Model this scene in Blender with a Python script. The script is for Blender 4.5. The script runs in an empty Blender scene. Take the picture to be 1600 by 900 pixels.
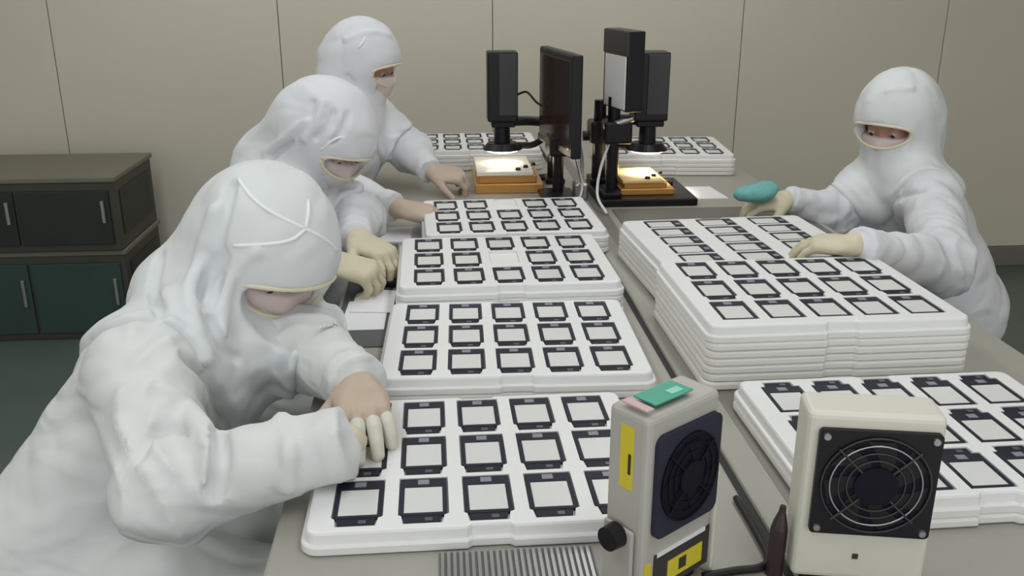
import bpy, bmesh, math, random
import numpy as np
from mathutils import Vector, Matrix
random.seed(7)
R = math.radians
SC = bpy.context.scene
COL = SC.collection

# ------------------------------------------------------------------ camera
CAM = np.array([0.0, 0.0, 1.394]); YAW = R(4.5); PITCH = R(18.96); FOC = 1454.0
FW = np.array([math.sin(YAW)*math.cos(PITCH), math.cos(YAW)*math.cos(PITCH), -math.sin(PITCH)])
RT = np.array([math.cos(YAW), -math.sin(YAW), 0.0]); UP = np.cross(RT, FW)
cd = bpy.data.cameras.new('camera'); co = bpy.data.objects.new('camera', cd); COL.objects.link(co)
cd.sensor_width = 36; cd.lens = FOC/1600*36; cd.clip_start = .05
co.matrix_world = Matrix((( RT[0], UP[0], -FW[0], CAM[0]), (RT[1], UP[1], -FW[1], CAM[1]),
                          (RT[2], UP[2], -FW[2], CAM[2]), (0, 0, 0, 1)))
SC.camera = co

# ------------------------------------------------------------------ world, lamps, exposure
w = bpy.data.worlds.new('world'); SC.world = w; w.use_nodes = True
w.node_tree.nodes['Background'].inputs[0].default_value = (.96, .98, 1, 1)
w.node_tree.nodes['Background'].inputs[1].default_value = 1.35
SC.view_settings.view_transform = 'Standard'; SC.view_settings.look = 'None'
SC.view_settings.gamma = 1; SC.view_settings.exposure = 0.0
def area(name, loc, sx, sy, power, col=(.97, .99, 1)):
    l = bpy.data.lights.new(name, 'AREA'); l.shape = 'RECTANGLE'; l.size = sx; l.size_y = sy
    l.energy = power; l.color = col
    o = bpy.data.objects.new(name, l); o.location = loc; COL.objects.link(o); return o
CEIL = 2.65
for (x, y, pw) in [(-.9, .4, 9), (.8, .4, 9), (-.9, 1.9, 8.5), (.8, 1.9, 8.5), (-.9, 3.3, 8), (.8, 3.3, 8)]:
    area('ceiling_lamp', (x, y, CEIL-.03), .35, 1.2, pw)

# ------------------------------------------------------------------ helpers
def at(px, py, t):
    """point seen at pixel (px,py) of the photograph, t metres in front of the lens plane"""
    return CAM + t*(FW + RT*(px-800)/FOC - UP*(py-450)/FOC)
def nrm(v):
    v = np.asarray(v, float); return v/np.linalg.norm(v)

MATS = {}
def mat(name, col, rough=.5, metal=0., noise=0., nscale=30., bump=0., bscale=60., spec=.5, emit=None, estr=0., stretch=None, bdist=.01, distort=0., sss=0.):
    if name in MATS: return MATS[name]
    m = bpy.data.materials.new(name); m.use_nodes = True; nt = m.node_tree; b = nt.nodes['Principled BSDF']
    b.inputs['Base Color'].default_value = (*col, 1); b.inputs['Roughness'].default_value = rough
    b.inputs['Metallic'].default_value = metal; b.inputs['Specular IOR Level'].default_value = spec
    if sss: b.inputs['Subsurface Weight'].default_value = sss; b.inputs['Subsurface Radius'].default_value = (.02, .02, .02)
    tc = nt.nodes.new('ShaderNodeTexCoord'); mp = nt.nodes.new('ShaderNodeMapping')
    nt.links.new(tc.outputs['Object'], mp.inputs[0])
    if stretch: mp.inputs['Scale'].default_value = stretch
    if noise:
        n = nt.nodes.new('ShaderNodeTexNoise'); n.inputs['Scale'].default_value = nscale; n.inputs['Detail'].default_value = 4
        nt.links.new(mp.outputs[0], n.inputs['Vector'])
        mr = nt.nodes.new('ShaderNodeMapRange'); mr.inputs[3].default_value = 1-noise; mr.inputs[4].default_value = 1+noise
        nt.links.new(n.outputs['Fac'], mr.inputs[0])
        mx = nt.nodes.new('ShaderNodeVectorMath'); mx.operation = 'SCALE'; mx.inputs[0].default_value = col
        nt.links.new(mr.outputs[0], mx.inputs['Scale']); nt.links.new(mx.outputs[0], b.inputs['Base Color'])
    if bump:
        n = nt.nodes.new('ShaderNodeTexNoise'); n.inputs['Scale'].default_value = bscale; n.inputs['Detail'].default_value = .8 if distort else 3; n.inputs['Roughness'].default_value = .35 if distort else .5; n.inputs['Distortion'].default_value = distort
        nt.links.new(mp.outputs[0], n.inputs['Vector'])
        bp = nt.nodes.new('ShaderNodeBump'); bp.inputs['Strength'].default_value = bump; bp.inputs['Distance'].default_value = bdist
        nt.links.new(n.outputs['Fac'], bp.inputs['Height']); nt.links.new(bp.outputs[0], b.inputs['Normal'])
    if emit:
        b.inputs['Emission Color'].default_value = (*emit, 1); b.inputs['Emission Strength'].default_value = estr
    MATS[name] = m; return m

WALL = mat('wall_paint', (.64, .60, .50), .6, noise=.02, nscale=3, bump=.03, bscale=120)
JOINT = mat('wall_joint', (.50, .475, .39), .8)
FLOOR = mat('floor_epoxy', (.10, .135, .115), .35, noise=.12, nscale=5)
CEILM = mat('ceiling_white', (.7, .7, .68), .8, noise=.02)
TABLE = mat('table_laminate', (.345, .332, .288), .45, noise=.05, nscale=18)
DULLG = mat('dull_grey', (.20, .187, .162), .4, noise=.06, nscale=25)
DARK = mat('black_gap', (.02, .02, .02), .7, noise=.1)
MAT_G = mat('grey_rubber', (.15, .14, .125), .6, noise=.08, nscale=40)
STEEL = mat('brushed_steel', (.42, .42, .42), .35, metal=.9, noise=.08, nscale=60, stretch=(1, 20, 1))
TRAY = mat('tray_plastic', (.80, .80, .79), .38, noise=.012, nscale=12)
TRAYW = mat('tray_plastic_warm', (.78, .775, .74), .42, noise=.02, nscale=12)
BEZ = mat('panel_bezel', (.022, .022, .036), .5, noise=.1, nscale=200, spec=.2)
TAB = mat('panel_connector', (.018, .018, .028), .5, noise=.15, nscale=300, spec=.2)
SCREEN = mat('panel_glass', (.71, .71, .69), .22, noise=.015, nscale=50)
FLEX = mat('panel_flex_label', (.24, .24, .28), .4, noise=.05)
CHIP = mat('panel_chip', (.10, .10, .12), .3, noise=.05)
SUIT = mat('suit_fabric', (.69, .705, .695), .75, noise=.02, nscale=8, bump=.7, bscale=7, bdist=.026, distort=1.5, stretch=(1, 1, 1.6))
HOOD = mat('hood_fabric', (.67, .695, .70), .7, noise=.02, nscale=8, bump=.6, bscale=8, bdist=.02, distort=1.3)
SUIT2 = mat('suit_fabric_cool', (.67, .675, .70), .75, noise=.02, nscale=8, bump=.7, bscale=7, bdist=.026, distort=1.5)
HOOD2 = mat('hood_fabric_cool', (.68, .69, .715), .7, noise=.02, nscale=8, bump=.6, bscale=8, bdist=.02, distort=1.3)
HEM = mat('hood_hem', (.72, .66, .50), .7, noise=.04)
SEAM = mat('hood_seam', (.82, .84, .84), .7, noise=.02)
MASK = mat('mask_fabric', (.66, .55, .53), .8, noise=.03, bump=.1, bscale=60)
SKIN = mat('skin', (.42, .22, .15), .5, noise=.05, nscale=30, sss=.05)
BROW = mat('eyebrow_hair', (.03, .018, .012), .8, noise=.1)
EYEW = mat('eye_white', (.42, .39, .36), .25, noise=.02)
IRIS = mat('eye_iris', (.03, .015, .01), .15, noise=.1)
GLOVE = mat('glove_latex', (.62, .56, .41), .55, noise=.06, nscale=30, bump=.1, bscale=80)
GLOVET = mat('glove_thin_tan', (.52, .41, .32), .5, noise=.08, nscale=30, bump=.1, bscale=80)
COT = mat('finger_cot', (.66, .64, .55), .55, noise=.04, nscale=40)
BOOT = mat('boot_fabric', (.65, .66, .66), .7, noise=.03)
BLACK = mat('black_plastic', (.010, .009, .011), .42, noise=.1, nscale=40, spec=.3)
BLACK2 = mat('black_coated_metal', (.007, .006, .008), .38, noise=.1, nscale=40, spec=.3)
GREYP = mat('dark_grey_plastic', (.035, .032, .033), .5, noise=.05)
GLOSS = mat('screen_black_gloss', (.03, .018, .014), .12, noise=.1)
PAPERW = mat('white_paper', (.78, .77, .79), .8, noise=.01)
GOLD = mat('brass_stage', (.62, .33, .10), .3, metal=.55, noise=.08, nscale=20)
GLASSW = mat('frosted_glass_plate', (.80, .76, .66), .25, noise=.02)
CREAM = mat('blower_case', (.66, .645, .56), .45, noise=.02, nscale=20)
CREAM2 = mat('blower_case_grey', (.44, .425, .39), .45, noise=.02, nscale=20)
NAVY = mat('blower_grille_navy', (.028, .029, .046), .6, noise=.08, spec=.2)
NAVYD = mat('blower_grille_dark', (.007, .007, .014), .6, noise=.08, spec=.15)
YEL = mat('yellow_sticker', (.66, .55, .03), .5, noise=.06, nscale=60)
YELD = mat('sticker_black', (.03, .028, .01), .5, noise=.1)
TEAL = mat('green_sticker', (.03, .33, .22), .4, noise=.08, nscale=60)
TEALL = mat('green_sticker_pale', (.25, .60, .48), .4, noise=.05)
PINK = mat('pink_sticker', (.60, .42, .41), .5, noise=.03)
CLOTH = mat('teal_cloth', (.16, .42, .40), .8, noise=.15, nscale=40, bump=.3, bscale=60)
CAB = mat('cabinet_paint', (.055, .055, .042), .5, noise=.15, nscale=6)
CABT = mat('cabinet_top', (.17, .16, .12), .5, noise=.1, nscale=6)
CABD = mat('cabinet_dark', (.018, .022, .018), .5, noise=.2, nscale=6)
CABG = mat('cabinet_green', (.03, .06, .05), .5, noise=.2, nscale=6)

def new_obj(name, bm_or_mesh, m, parent=None, smooth=False, loc=None, rot=None):
    if isinstance(bm_or_mesh, bmesh.types.BMesh):
        me = bpy.data.meshes.new(name); bmesh.ops.recalc_face_normals(bm_or_mesh, faces=bm_or_mesh.faces)
        bm_or_mesh.to_mesh(me); bm_or_mesh.free()
    else: me = bm_or_mesh
    if m is not None and not me.materials: me.materials.append(m)
    if smooth: me.shade_smooth()
    o = bpy.data.objects.new(name, me); COL.objects.link(o)
    if parent is not None: o.parent = parent
    if loc is not None: o.location = loc
    if rot is not None: o.rotation_euler = rot
    return o
def tag(o, label=None, cat=None, group=None, kind=None):
    if label: o['label'] = label
    if cat: o['category'] = cat
    if group: o['group'] = group
    if kind: o['kind'] = kind
    return o
def thing(name, label, cat, loc=(0, 0, 0), rz=0., group=None):
    o = bpy.data.objects.new(name, None); COL.objects.link(o); o.empty_display_size = .05
    o.location = loc; o.rotation_euler = (0, 0, rz); return tag(o, label, cat, group)
def copy_tree(o, parent=None):
    c = o.copy(); COL.objects.link(c)
    if parent is not None: c.parent = parent
    for ch in list(o.children): copy_tree(ch, c)
    return c
def bbox(bm, x0, x1, y0, y1, z0, z1, bev=0., seg=2, M=None):
    r = bmesh.ops.create_cube(bm, size=1)
    vs = r['verts']
    for v in vs: v.co = Vector(((x0+x1)/2+v.co.x*(x1-x0), (y0+y1)/2+v.co.y*(y1-y0), (z0+z1)/2+v.co.z*(z1-z0)))
    if bev:
        es = list({e for v in vs for e in v.link_edges})
        r2 = bmesh.ops.bevel(bm, geom=es, offset=bev, segments=seg, affect='EDGES', profile=.5)
        vs = list({v for f in r2['faces'] for v in f.verts} | {v for v in vs if v.is_valid})
    if M is not None: bmesh.ops.transform(bm, matrix=M, verts=vs)
    return bm
def box(*a, **k): return bbox(bmesh.new(), *a, **k)
def cyl(bm, p, q, r0, r1=None, n=20):
    p = Vector(p); q = Vector(q); d = q-p; r1 = r0 if r1 is None else r1
    M = Matrix.Translation((p+q)/2) @ d.to_track_quat('Z', 'Y').to_matrix().to_4x4()
    bmesh.ops.create_cone(bm, cap_ends=True, segments=n, radius1=r0, radius2=r1, depth=d.length, matrix=M); return bm
def tube(bm, pts, r, n=8):
    """swept round tube along a polyline"""
    pts = [Vector(p) for p in pts]; rings = []
    for i, p in enumerate(pts):
        d = (pts[min(i+1, len(pts)-1)]-pts[max(i-1, 0)]).normalized()
        a = d.orthogonal().normalized() if i == 0 else (a-d*a.dot(d)).normalized()
        b = d.cross(a); rr = r[i] if isinstance(r, (list, tuple)) else r
        rings.append([bm.verts.new(p+(a*math.cos(2*math.pi*k/n)+b*math.sin(2*math.pi*k/n))*rr) for k in range(n)])
    for A, B in zip(rings, rings[1:]):
        for k in range(n): bm.faces.new((A[k], A[(k+1) % n], B[(k+1) % n], B[k]))
    bm.faces.new(rings[0][::-1]); bm.faces.new(rings[-1]); return bm
def spline(pts, n=8):
    pts = [np.asarray(p, float) for p in pts]; out = []
    P = [2*pts[0]-pts[1]]+pts+[2*pts[-1]-pts[-2]]
    for i in range(1, len(P)-2):
        for k in range(n):
            t = k/n; a, b, c, d = P[i-1], P[i], P[i+1], P[i+2]
            out.append(.5*((2*b)+(c-a)*t+(2*a-5*b+4*c-d)*t*t+(3*b-a-3*c+d)*t**3))
    out.append(pts[-1]); return out
def torus(bm, c, axis, R0, r, n=32, m=8):
    c = Vector(c); q = Vector(axis).to_track_quat('Z', 'Y'); rings = []
    for i in range(n):
        a = 2*math.pi*i/n
        rings.append([bm.verts.new(c+q@Vector(((R0+r*math.cos(2*math.pi*k/m))*math.cos(a), (R0+r*math.cos(2*math.pi*k/m))*math.sin(a), r*math.sin(2*math.pi*k/m)))) for k in range(m)])
    for i in range(n):
        A = rings[i]; B = rings[(i+1) % n]
        for k in range(m): bm.faces.new((A[k], A[(k+1) % m], B[(k+1) % m], B[k]))
    return bm
def rrect(hx, hy, r, n=5):
    pts = []
    for cx, cy, a0 in ((hx-r, hy-r, 0), (-hx+r, hy-r, 90), (-hx+r, -hy+r, 180), (hx-r, -hy+r, 270)):
        for k in range(n+1):
            a = R(a0+90*k/n); pts.append((cx+r*math.cos(a), cy+r*math.sin(a)))
    return pts
def prism(bm, pts, z0, z1, M=None):
    lo = [bm.verts.new((x, y, z0)) for x, y in pts]; hi = [bm.verts.new((x, y, z1)) for x, y in pts]; n = len(pts)
    for i in range(n): bm.faces.new((lo[i], lo[(i+1) % n], hi[(i+1) % n], hi[i]))
    bm.faces.new(lo[::-1]); bm.faces.new(hi)
    if M is not None: bmesh.ops.transform(bm, matrix=M, verts=lo+hi)
    return bm
def frame_mesh(bm, outer, inner, z0, z1):
    """ring between two outlines that have equally many points"""
    n = len(outer); L = []
    for pts, z in ((outer, z0), (outer, z1), (inner, z1), (inner, z0)):
        L.append([bm.verts.new((x, y, z)) for x, y in pts])
    for a in range(4):
        A = L[a]; B = L[(a+1) % 4]
        for i in range(n): bm.faces.new((A[i], A[(i+1) % n], B[(i+1) % n], B[i]))
    return bm

# ------------------------------------------------------------------ the room
XL, XR, YB, YF = -2.6, 3.0, 4.2, -2.0
tag(new_obj('floor', box(XL-.1, XR+.1, YF, YB+.1, -.05, 0), FLOOR), kind='structure')
tag(new_obj('ceiling', box(XL-.1, XR+.1, YF, YB+.1, CEIL, CEIL+.05), CEILM), kind='structure')
wb = tag(new_obj('wall_back', box(XL, XR, YB+.012, YB+.1, 0, CEIL), JOINT), kind='structure')
seams = [XL, -1.62, -.672, .246, 1.36, 2.3, XR]
for a, b in zip(seams, seams[1:]):
    new_obj('wall_panel', box(a+.0018, b-.0018, YB, YB+.0115, .1, CEIL, bev=.002, seg=1), WALL, wb)
tag(new_obj('baseboard_back', box(XL, XR, YB-.012, YB+.012, 0, .098, bev=.003, seg=1), DULLG), kind='structure')
for nm, x0, x1 in (('wall_left', XL-.1, XL), ('wall_right', XR, XR+.1)):
    tag(new_obj(nm, box(x0, x1, YF, YB+.1, 0, CEIL), WALL), kind='structure')

# ------------------------------------------------------------------ the workbench
TZ = .75
tb = thing('workbench', 'long beige-topped workbench running between the workers under all the trays', 'workbench', (0, 0, 0))
TX0, TX1, TY0, TY1 = -.21, 1.02, .35, 3.56
new_obj('worktop', box(TX0, .376, TY0, TY1, TZ-.035, TZ, bev=.004), TABLE, tb)
new_obj('worktop', box(.388, TX1, TY0, TY1, TZ-.035, TZ, bev=.004), TABLE, tb)
tag(new_obj('joint_strip', box(.374, .390, TY0+.01, TY1-.01, TZ-.03, TZ-.006), DARK, tb), 'black gap strip along the middle')
tag(new_obj('grey_strip', box(.430, .462, TY0+.01, TY1-.01, TZ-.002, TZ+.0004), DULLG, tb), 'dull grey strip along the top')  # thin dull grey strip running the length of the worktop
for x in (TX0+.12, TX1-.12):
    for y in (TY0+.1, 1.95, TY1-.1):
        new_obj('leg', box(x-.025, x+.025, y-.025, y+.025, 0, TZ-.035, bev=.004), STEEL, tb)
new_obj('apron', box(TX0+.08, TX0+.11, TY0+.08, TY1-.08, TZ-.10, TZ-.035), STEEL, tb)
new_obj('apron', box(TX1-.11, TX1-.08, TY0+.08, TY1-.08, TZ-.10, TZ-.035), STEEL, tb)
# ribbed mat in front of the nearest tray
mt = thing('ribbed_mat', 'grey ribbed mat in front of the nearest white tray', 'mat', (0, 0, TZ))
new_obj('mat_base', box(-.012, .165, .62, .924, 0, .003), MAT_G, mt)
bm = bmesh.new()
for i in range(25): bbox(bm, -.010+i*.007, -.0062+i*.007, .622, .922, .003, .006)
tag(new_obj('mat_ribs', bm, STEEL, mt), kind='stuff')
new = new_obj('dark_sheet', box(.48, 1.0, 2.16, 2.52, TZ, TZ+.003, bev=.001, seg=1), MAT_G)  # thin dark grey sheet over this part of the worktop
tag(new, 'dark grey flat sheet before the black device tray on the right', 'mat')

# ------------------------------------------------------------------ display panels and trays
PX, PY = .0788, .1108
def build_panel(tab='front'):
    """a phone display: bezel, glass, flex label, connector; local origin at the glass centre, y away"""
    t = bpy.data.objects.new('display_panel', None); COL.objects.link(t); t.empty_display_size = .02
    hw = .0289; yt = .0485; yb = -.0350
    outer = [(-hw, yb+.004), (-hw+.004, yb), (hw-.004, yb), (hw, yb+.004), (hw, yt), (-hw, yt)]
    inner = [(-.0236, -.0285), (-.0234, -.029), (.0234, -.029), (.0236, -.0285), (.0236, .0295), (-.0236, .0295)]
    new_obj('bezel', frame_mesh(bmesh.new(), outer, inner, 0, .0042), BEZ, t)
    new_obj('screen', box(-.0238, .0238, -.0292, .0297, .0006, .0034, bev=.0006, seg=1), SCREEN, t)
    f = new_obj('flex_label', box(-.0070, .0070, .0345, .0455, .0042, .0048), FLEX, t)
    if tab != 'none':
        if tab == 'front': pts = [(-.0190, -.0515), (.0165, -.0515), (.0205, -.0470), (.0225, -.0355), (-.0245, -.0355), (-.0225, -.0475)]
        else: pts = [(-.0185, .063), (.0195, .063), (.0195, .049), (-.0215, .049)]
        c = new_obj('connector_tab', prism(bmesh.new(), pts, .0002, .0038), TAB, t)
        yy = -.044 if tab == 'front' else .056
        new_obj('chip', box(.002, .011, yy-.0035, yy+.0035, .0038, .0046), CHIP, c)
    return t
PROTO = {k: build_panel(k) for k in ('front', 'none', 'back')}
USED = set()
def put_panel(kind, loc, rz, label, group):
    if kind in USED: o = copy_tree(PROTO[kind])
    else: o = PROTO[kind]; USED.add(kind)
    o.location = loc; o.rotation_euler = (0, 0, rz)
    return tag(o, label, 'display panel', group)

THX, THY = .2225, .18
def outline(inset, r=.022, notch=0.):
    pts = rrect(THX-inset, THY-inset, max(r-inset, .006), 5)
    if notch:                                  # finger notch in the middle of front and back edges
        hx = .022; out = []
        for i, p in enumerate(pts):
            out.append(p)
            q = pts[(i+1) % len(pts)]
            if abs(p[1]-q[1]) < 1e-6 and abs(p[0]-q[0]) > .2:
                s = 1 if p[0] > q[0] else -1; y = p[1]; iy = y-math.copysign(notch, y)
                out += [(s*(hx+.006), y), (s*hx, iy), (-s*hx, iy), (-s*(hx+.006), y)]
        pts = out
    return pts
TT, TP = .028, .0135                           # height of a single tray, pitch of nested ones
def loft(bm, levels):
    rings = [[bm.verts.new((x, y, z)) for x, y in pts] for pts, z in levels]
    n = len(rings[0])
    for A, B in zip(rings, rings[1:]):
        for i in range(n): bm.faces.new((A[i], A[(i+1) % n], B[(i+1) % n], B[i]))
    return rings
def pocket(kind):
    g = .0016; hw = .0289+g; yt = .0485+g; yb = -.0350-g
    if kind == 'front': return [(-hw, yb+.003), (-.0265, yb), (-.0245, -.0530), (.0225, -.0530), (.0250, yb), (hw, yb+.003), (hw, yt), (-hw, yt)]
    if kind == 'back': return [(-hw, yb), (hw, yb), (hw, yt), (.0225, yt), (.0215, .0645), (-.0235, .0645), (-.0235, yt), (-hw, yt)]
    return [(-hw, yb), (hw, yb), (hw, yt), (-hw, yt)]
def tray_mesh(name, cells):
    """cells: list of (x, y, rz, pocket kind)"""
    bm = bmesh.new(); N = .005
    lv = [(outline(.002, notch=N), 0), (outline(0, notch=N), .002), (outline(0, notch=N), .0105), (outline(.0015, notch=N), .0125),
          (outline(.0050, notch=N), .0130), (outline(.0065, notch=N), .0245), (outline(.0080, notch=N), .0272), (outline(.0105, notch=N), TT)]
    rings = loft(bm, lv); bm.faces.new(rings[0][::-1])
    top = rings[-1]; edges = [bm.edges.get((top[i], top[(i+1) % len(top)])) for i in range(len(top))]
    for (x, y, rz, k) in cells:
        c, s = math.cos(rz), math.sin(rz); pts = pocket(k)
        a = [bm.verts.new((x+c*u-s*v, y+s*u+c*v, TT)) for u, v in pts]
        b = [bm.verts.new((x+c*u-s*v, y+s*u+c*v, TT-.0048)) for u, v in pts]; n = len(pts)
        for i in range(n):
            bm.faces.new((a[i], b[i], b[(i+1) % n], a[(i+1) % n])); edges.append(bm.edges.get((a[i], a[(i+1) % n])))
        bm.faces.new(b)
    bmesh.ops.triangle_fill(bm, use_beauty=True, edges=edges)
    bmesh.ops.recalc_face_normals(bm, faces=bm.faces)
    me = bpy.data.meshes.new(name); bm.to_mesh(me); bm.free(); me.materials.append(TRAY); return me
def nested_mesh():
    bm = bmesh.new(); N = .005
    lv = [(outline(.0035, notch=N), 0), (outline(.001, notch=N), .0015), (outline(0, notch=N), .003), (outline(0, notch=N), .0095), (outline(.001, notch=N), .0120), (outline(.0035, notch=N), .0135)]
    r = loft(bm, lv); bm.faces.new(r[0][::-1]); bm.faces.new(r[-1])
    bmesh.ops.recalc_face_normals(bm, faces=bm.faces)
    me = bpy.data.meshes.new('nested_tray'); bm.to_mesh(me); bm.free(); me.materials.append(TRAYW); return me
NEST = nested_mesh()
ORD = ['first', 'second', 'third', 'fourth', 'fifth', 'sixth', 'seventh']
def grid_cells(kinds, dy=0.):
    return [((c-2)*PX, (1-r)*PY+dy, 0., kinds[r]) for r in range(3) for c in range(5)]
MESHC = {}
def stack(cx, cy, rz, n, short, kinds=('front',)*3, skip=(), only=None, cells=None, dy=.001, rows=('back', 'middle', 'front'), jit=.0015):
    """n trays nested on each other, the top one holding display panels"""
    key = str(kinds)+str(cells)
    cl = cells or grid_cells(kinds, dy)
    if key not in MESHC: MESHC[key] = tray_mesh('tray', cl)
    for i in range(n-1):
        o = new_obj('tray', NEST, None, loc=(cx+random.uniform(-jit, jit), cy+random.uniform(-jit, jit), TZ+.0006+TP*i), rot=(0, 0, rz+random.uniform(-.004, .004)))
        k = n-1-i
        where = 'bottom one' if (i == 0 and n > 2) else ORD[k]+' from the top'
        tag(o, f'white plastic tray, {where} in {short}', 'tray', 'stacked white trays')
    z = TZ+.0006+TP*(n-1)
    o = new_obj('tray', MESHC[key], None, loc=(cx, cy, z), rot=(0, 0, rz))
    tag(o, f'white pocketed tray holding display panels, ' + (f'top of {short}' if n > 1 else short), 'tray', 'stacked white trays')
    c, s = math.cos(rz), math.sin(rz)
    for i, (x, y, r2, k) in enumerate(cl):
        row, colm = i//5, i % 5
        if cells is None:
            if (row, colm) in skip: continue
            pos = f'{rows[row]} row, {ORD[colm]} from left'
        else:
            row, colm = i//3, i % 3
            pos = f'{ORD[row]} row from back, {ORD[colm]} column'
        j = random.uniform(-.012, .012)
        put_panel(k, (cx+c*x-s*y+random.uniform(-.0004, .0004), cy+s*x+c*y+random.uniform(-.0004, .0004), z+TT-.0048), rz+r2+j*.3,
                  f'black-framed display panel, {pos}, {short}', f'display panels, {short}')
stack(.048, 1.1115, R(.48), 1, 'nearest left tray')
stack(.117, 1.499, R(-1.3), 2, 'second left stack')
stack(.1304, 1.862, R(.77), 4, 'third left stack', skip=((1, 2),))
stack(.174, 2.279, R(1.69), 3, 'fourth left stack', skip=((0, 2),))
stack(.6345, 1.516, R(.81), 7, 'tall right stack', kinds=('front', 'front', 'none'))
stack(.667, 1.110, R(.6), 2, 'near right stack', kinds=('back',)*3, dy=-.013)
land = [((c-1)*.126-.006, (2-r)*.0675-.002, R(-90), 'none') for r in range(5) for c in range(3)]
stack(.648, 1.932, R(3.2), 5, 'right stack behind the tall one', cells=land)
stack(.125, 3.265, R(.3), 4, 'far left stack by the wall')
stack(.760, 3.135, R(-4.5), 4, 'far right stack by the wall')

# ------------------------------------------------------------------ signed-distance figures
def smin(a, b, k):
    h = np.clip(.5+.5*(b-a)/k, 0, 1); return b*(1-h)+a*h-k*h*(1-h)
def smax(a, b, k): return -smin(-a, -b, k)
def s_cap(P, a, b, ra, rb=None):
    a = np.asarray(a, float); b = np.asarray(b, float); rb = ra if rb is None else rb
    d = b-a; pa = P-a; h = np.clip(pa@d/(d@d+1e-12), 0, 1)
    return np.sqrt(((pa-h[:, None]*d)**2).sum(1))-(ra+(rb-ra)*h)
def s_ell(P, c, ax, rad):
    q = (P-np.asarray(c, float))@np.asarray(ax).T; rad = np.asarray(rad)
    k0 = np.sqrt(((q/rad)**2).sum(1)); k1 = np.sqrt(((q/rad**2)**2).sum(1))+1e-9
    return k0*(k0-1)/k1
def s_poly(P, pts, r):
    d = None
    for a, b in zip(pts, pts[1:]):
        e = s_cap(P, a, b, r); d = e if d is None else np.minimum(d, e)
    return d
def nets(fn, lo, hi, h, name):
    """surface nets: a mesh of fn = 0"""
    lo = np.asarray(lo, float); hi = np.asarray(hi, float); n = np.ceil((hi-lo)/h).astype(int)+1
    ax = [lo[i]+h*np.arange(n[i]) for i in range(3)]
    q = 4; nc = -(-n//q)                                    # coarse pass, then only the blocks near the surface
    G = np.stack(np.meshgrid(*[lo[i]+h*(q*np.arange(nc[i])+(q-1)/2) for i in range(3)], indexing='ij'), -1).reshape(-1, 3)
    Fc = fn(G).reshape(tuple(nc))
    F = Fc.repeat(q, 0).repeat(q, 1).repeat(q, 2)[:n[0], :n[1], :n[2]].copy()
    near = np.abs(F) < q*h*1.1+.022
    ii = np.argwhere(near); vals = np.empty(len(ii))
    for i in range(0, len(ii), 200000):
        vals[i:i+200000] = fn(lo+h*ii[i:i+200000])
    F[near] = vals
    S = F < 0
    c = n-1; cnt = np.zeros(tuple(c)); acc = np.zeros(tuple(c)+(3,))
    offs = [(i, j, k) for i in (0, 1) for j in (0, 1) for k in (0, 1)]
    def sub(A, o): return A[o[0]:o[0]+c[0], o[1]:o[1]+c[1], o[2]:o[2]+c[2]]
    for o in offs:
        for d in range(3):
            if o[d]: continue
            o2 = list(o); o2[d] = 1
            fa, fb = sub(F, o), sub(F, o2); m = (fa < 0) != (fb < 0)
            t = np.where(m, fa/np.where(m, fa-fb, 1), 0)
            p = np.zeros(tuple(c)+(3,)); p[...] = o; p[..., d] += t
            acc += np.where(m[..., None], p, 0); cnt += m
    act = cnt > 0; idx = -np.ones(tuple(c), int); idx[act] = np.arange(act.sum())
    ijk = np.argwhere(act); V = lo+h*(ijk+acc[act]/cnt[act][:, None])
    quads = []
    for d in range(3):
        a, b = [(1, 2), (2, 0), (0, 1)][d]
        o2 = [0, 0, 0]; o2[d] = 1
        A = S[:S.shape[0]-o2[0], :S.shape[1]-o2[1], :S.shape[2]-o2[2]]; B = S[o2[0]:, o2[1]:, o2[2]:]
        for flip, m in ((False, A & ~B), (True, ~A & B)):
            e = np.argwhere(m); e = e[(e[:, a] > 0) & (e[:, b] > 0) & (e[:, a] < c[a]) & (e[:, b] < c[b])]
            if not len(e): continue
            q = []
            for da, db in ((1, 1), (0, 1), (0, 0), (1, 0)):
                k = e.copy(); k[:, a] -= da; k[:, b] -= db; q.append(idx[k[:, 0], k[:, 1], k[:, 2]])
            q = np.stack(q, 1); quads.append(q[:, ::-1] if flip else q)
    Q = np.concatenate(quads); Q = Q[(Q >= 0).all(1)]
    e = h*.25                                               # one Newton step onto the surface
    for _ in range(2):
        f0 = fn(V); g = np.stack([fn(V+np.eye(3)[i]*e)-fn(V-np.eye(3)[i]*e) for i in range(3)], 1)/(2*e)
        gl = (g**2).sum(1)+1e-9; st = np.clip(f0/gl, -h*.5, h*.5)*np.minimum(gl, 1); V = V-st[:, None]*g*.9
    me = bpy.data.meshes.new(name); me.from_pydata(V.tolist(), [], Q.tolist()); me.update(); me.shade_smooth(); return me
def march(fn, px, py, t0=.8, t1=3.4):
    """first hit of the sight line through (px,py) with the figure: where a crease lies on it"""
    d = FW+RT*(px-800)/FOC-UP*(py-450)/FOC; t = t0
    for _ in range(200):
        P = (CAM+t*d)[None]; f = fn(P)[0]
        if f < .0006: return P[0]
        t += max(f*.7, .0008)
        if t > t1: return None
    return None
def folds(P, amp, seed):
    rs = np.random.RandomState(seed); out = 0
    for i in range(5):
        k = rs.normal(size=3); k /= np.linalg.norm(k); f = rs.uniform(22, 55); ph = rs.uniform(0, 6)
        w2 = rs.normal(size=3)*9
        v = np.sin(P@k*f+ph+1.8*np.sin(P@w2+ph*2)); out = out+(.55-np.abs(v)**.8)*1.6*(28/f)
    return amp*out/2.2

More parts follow.
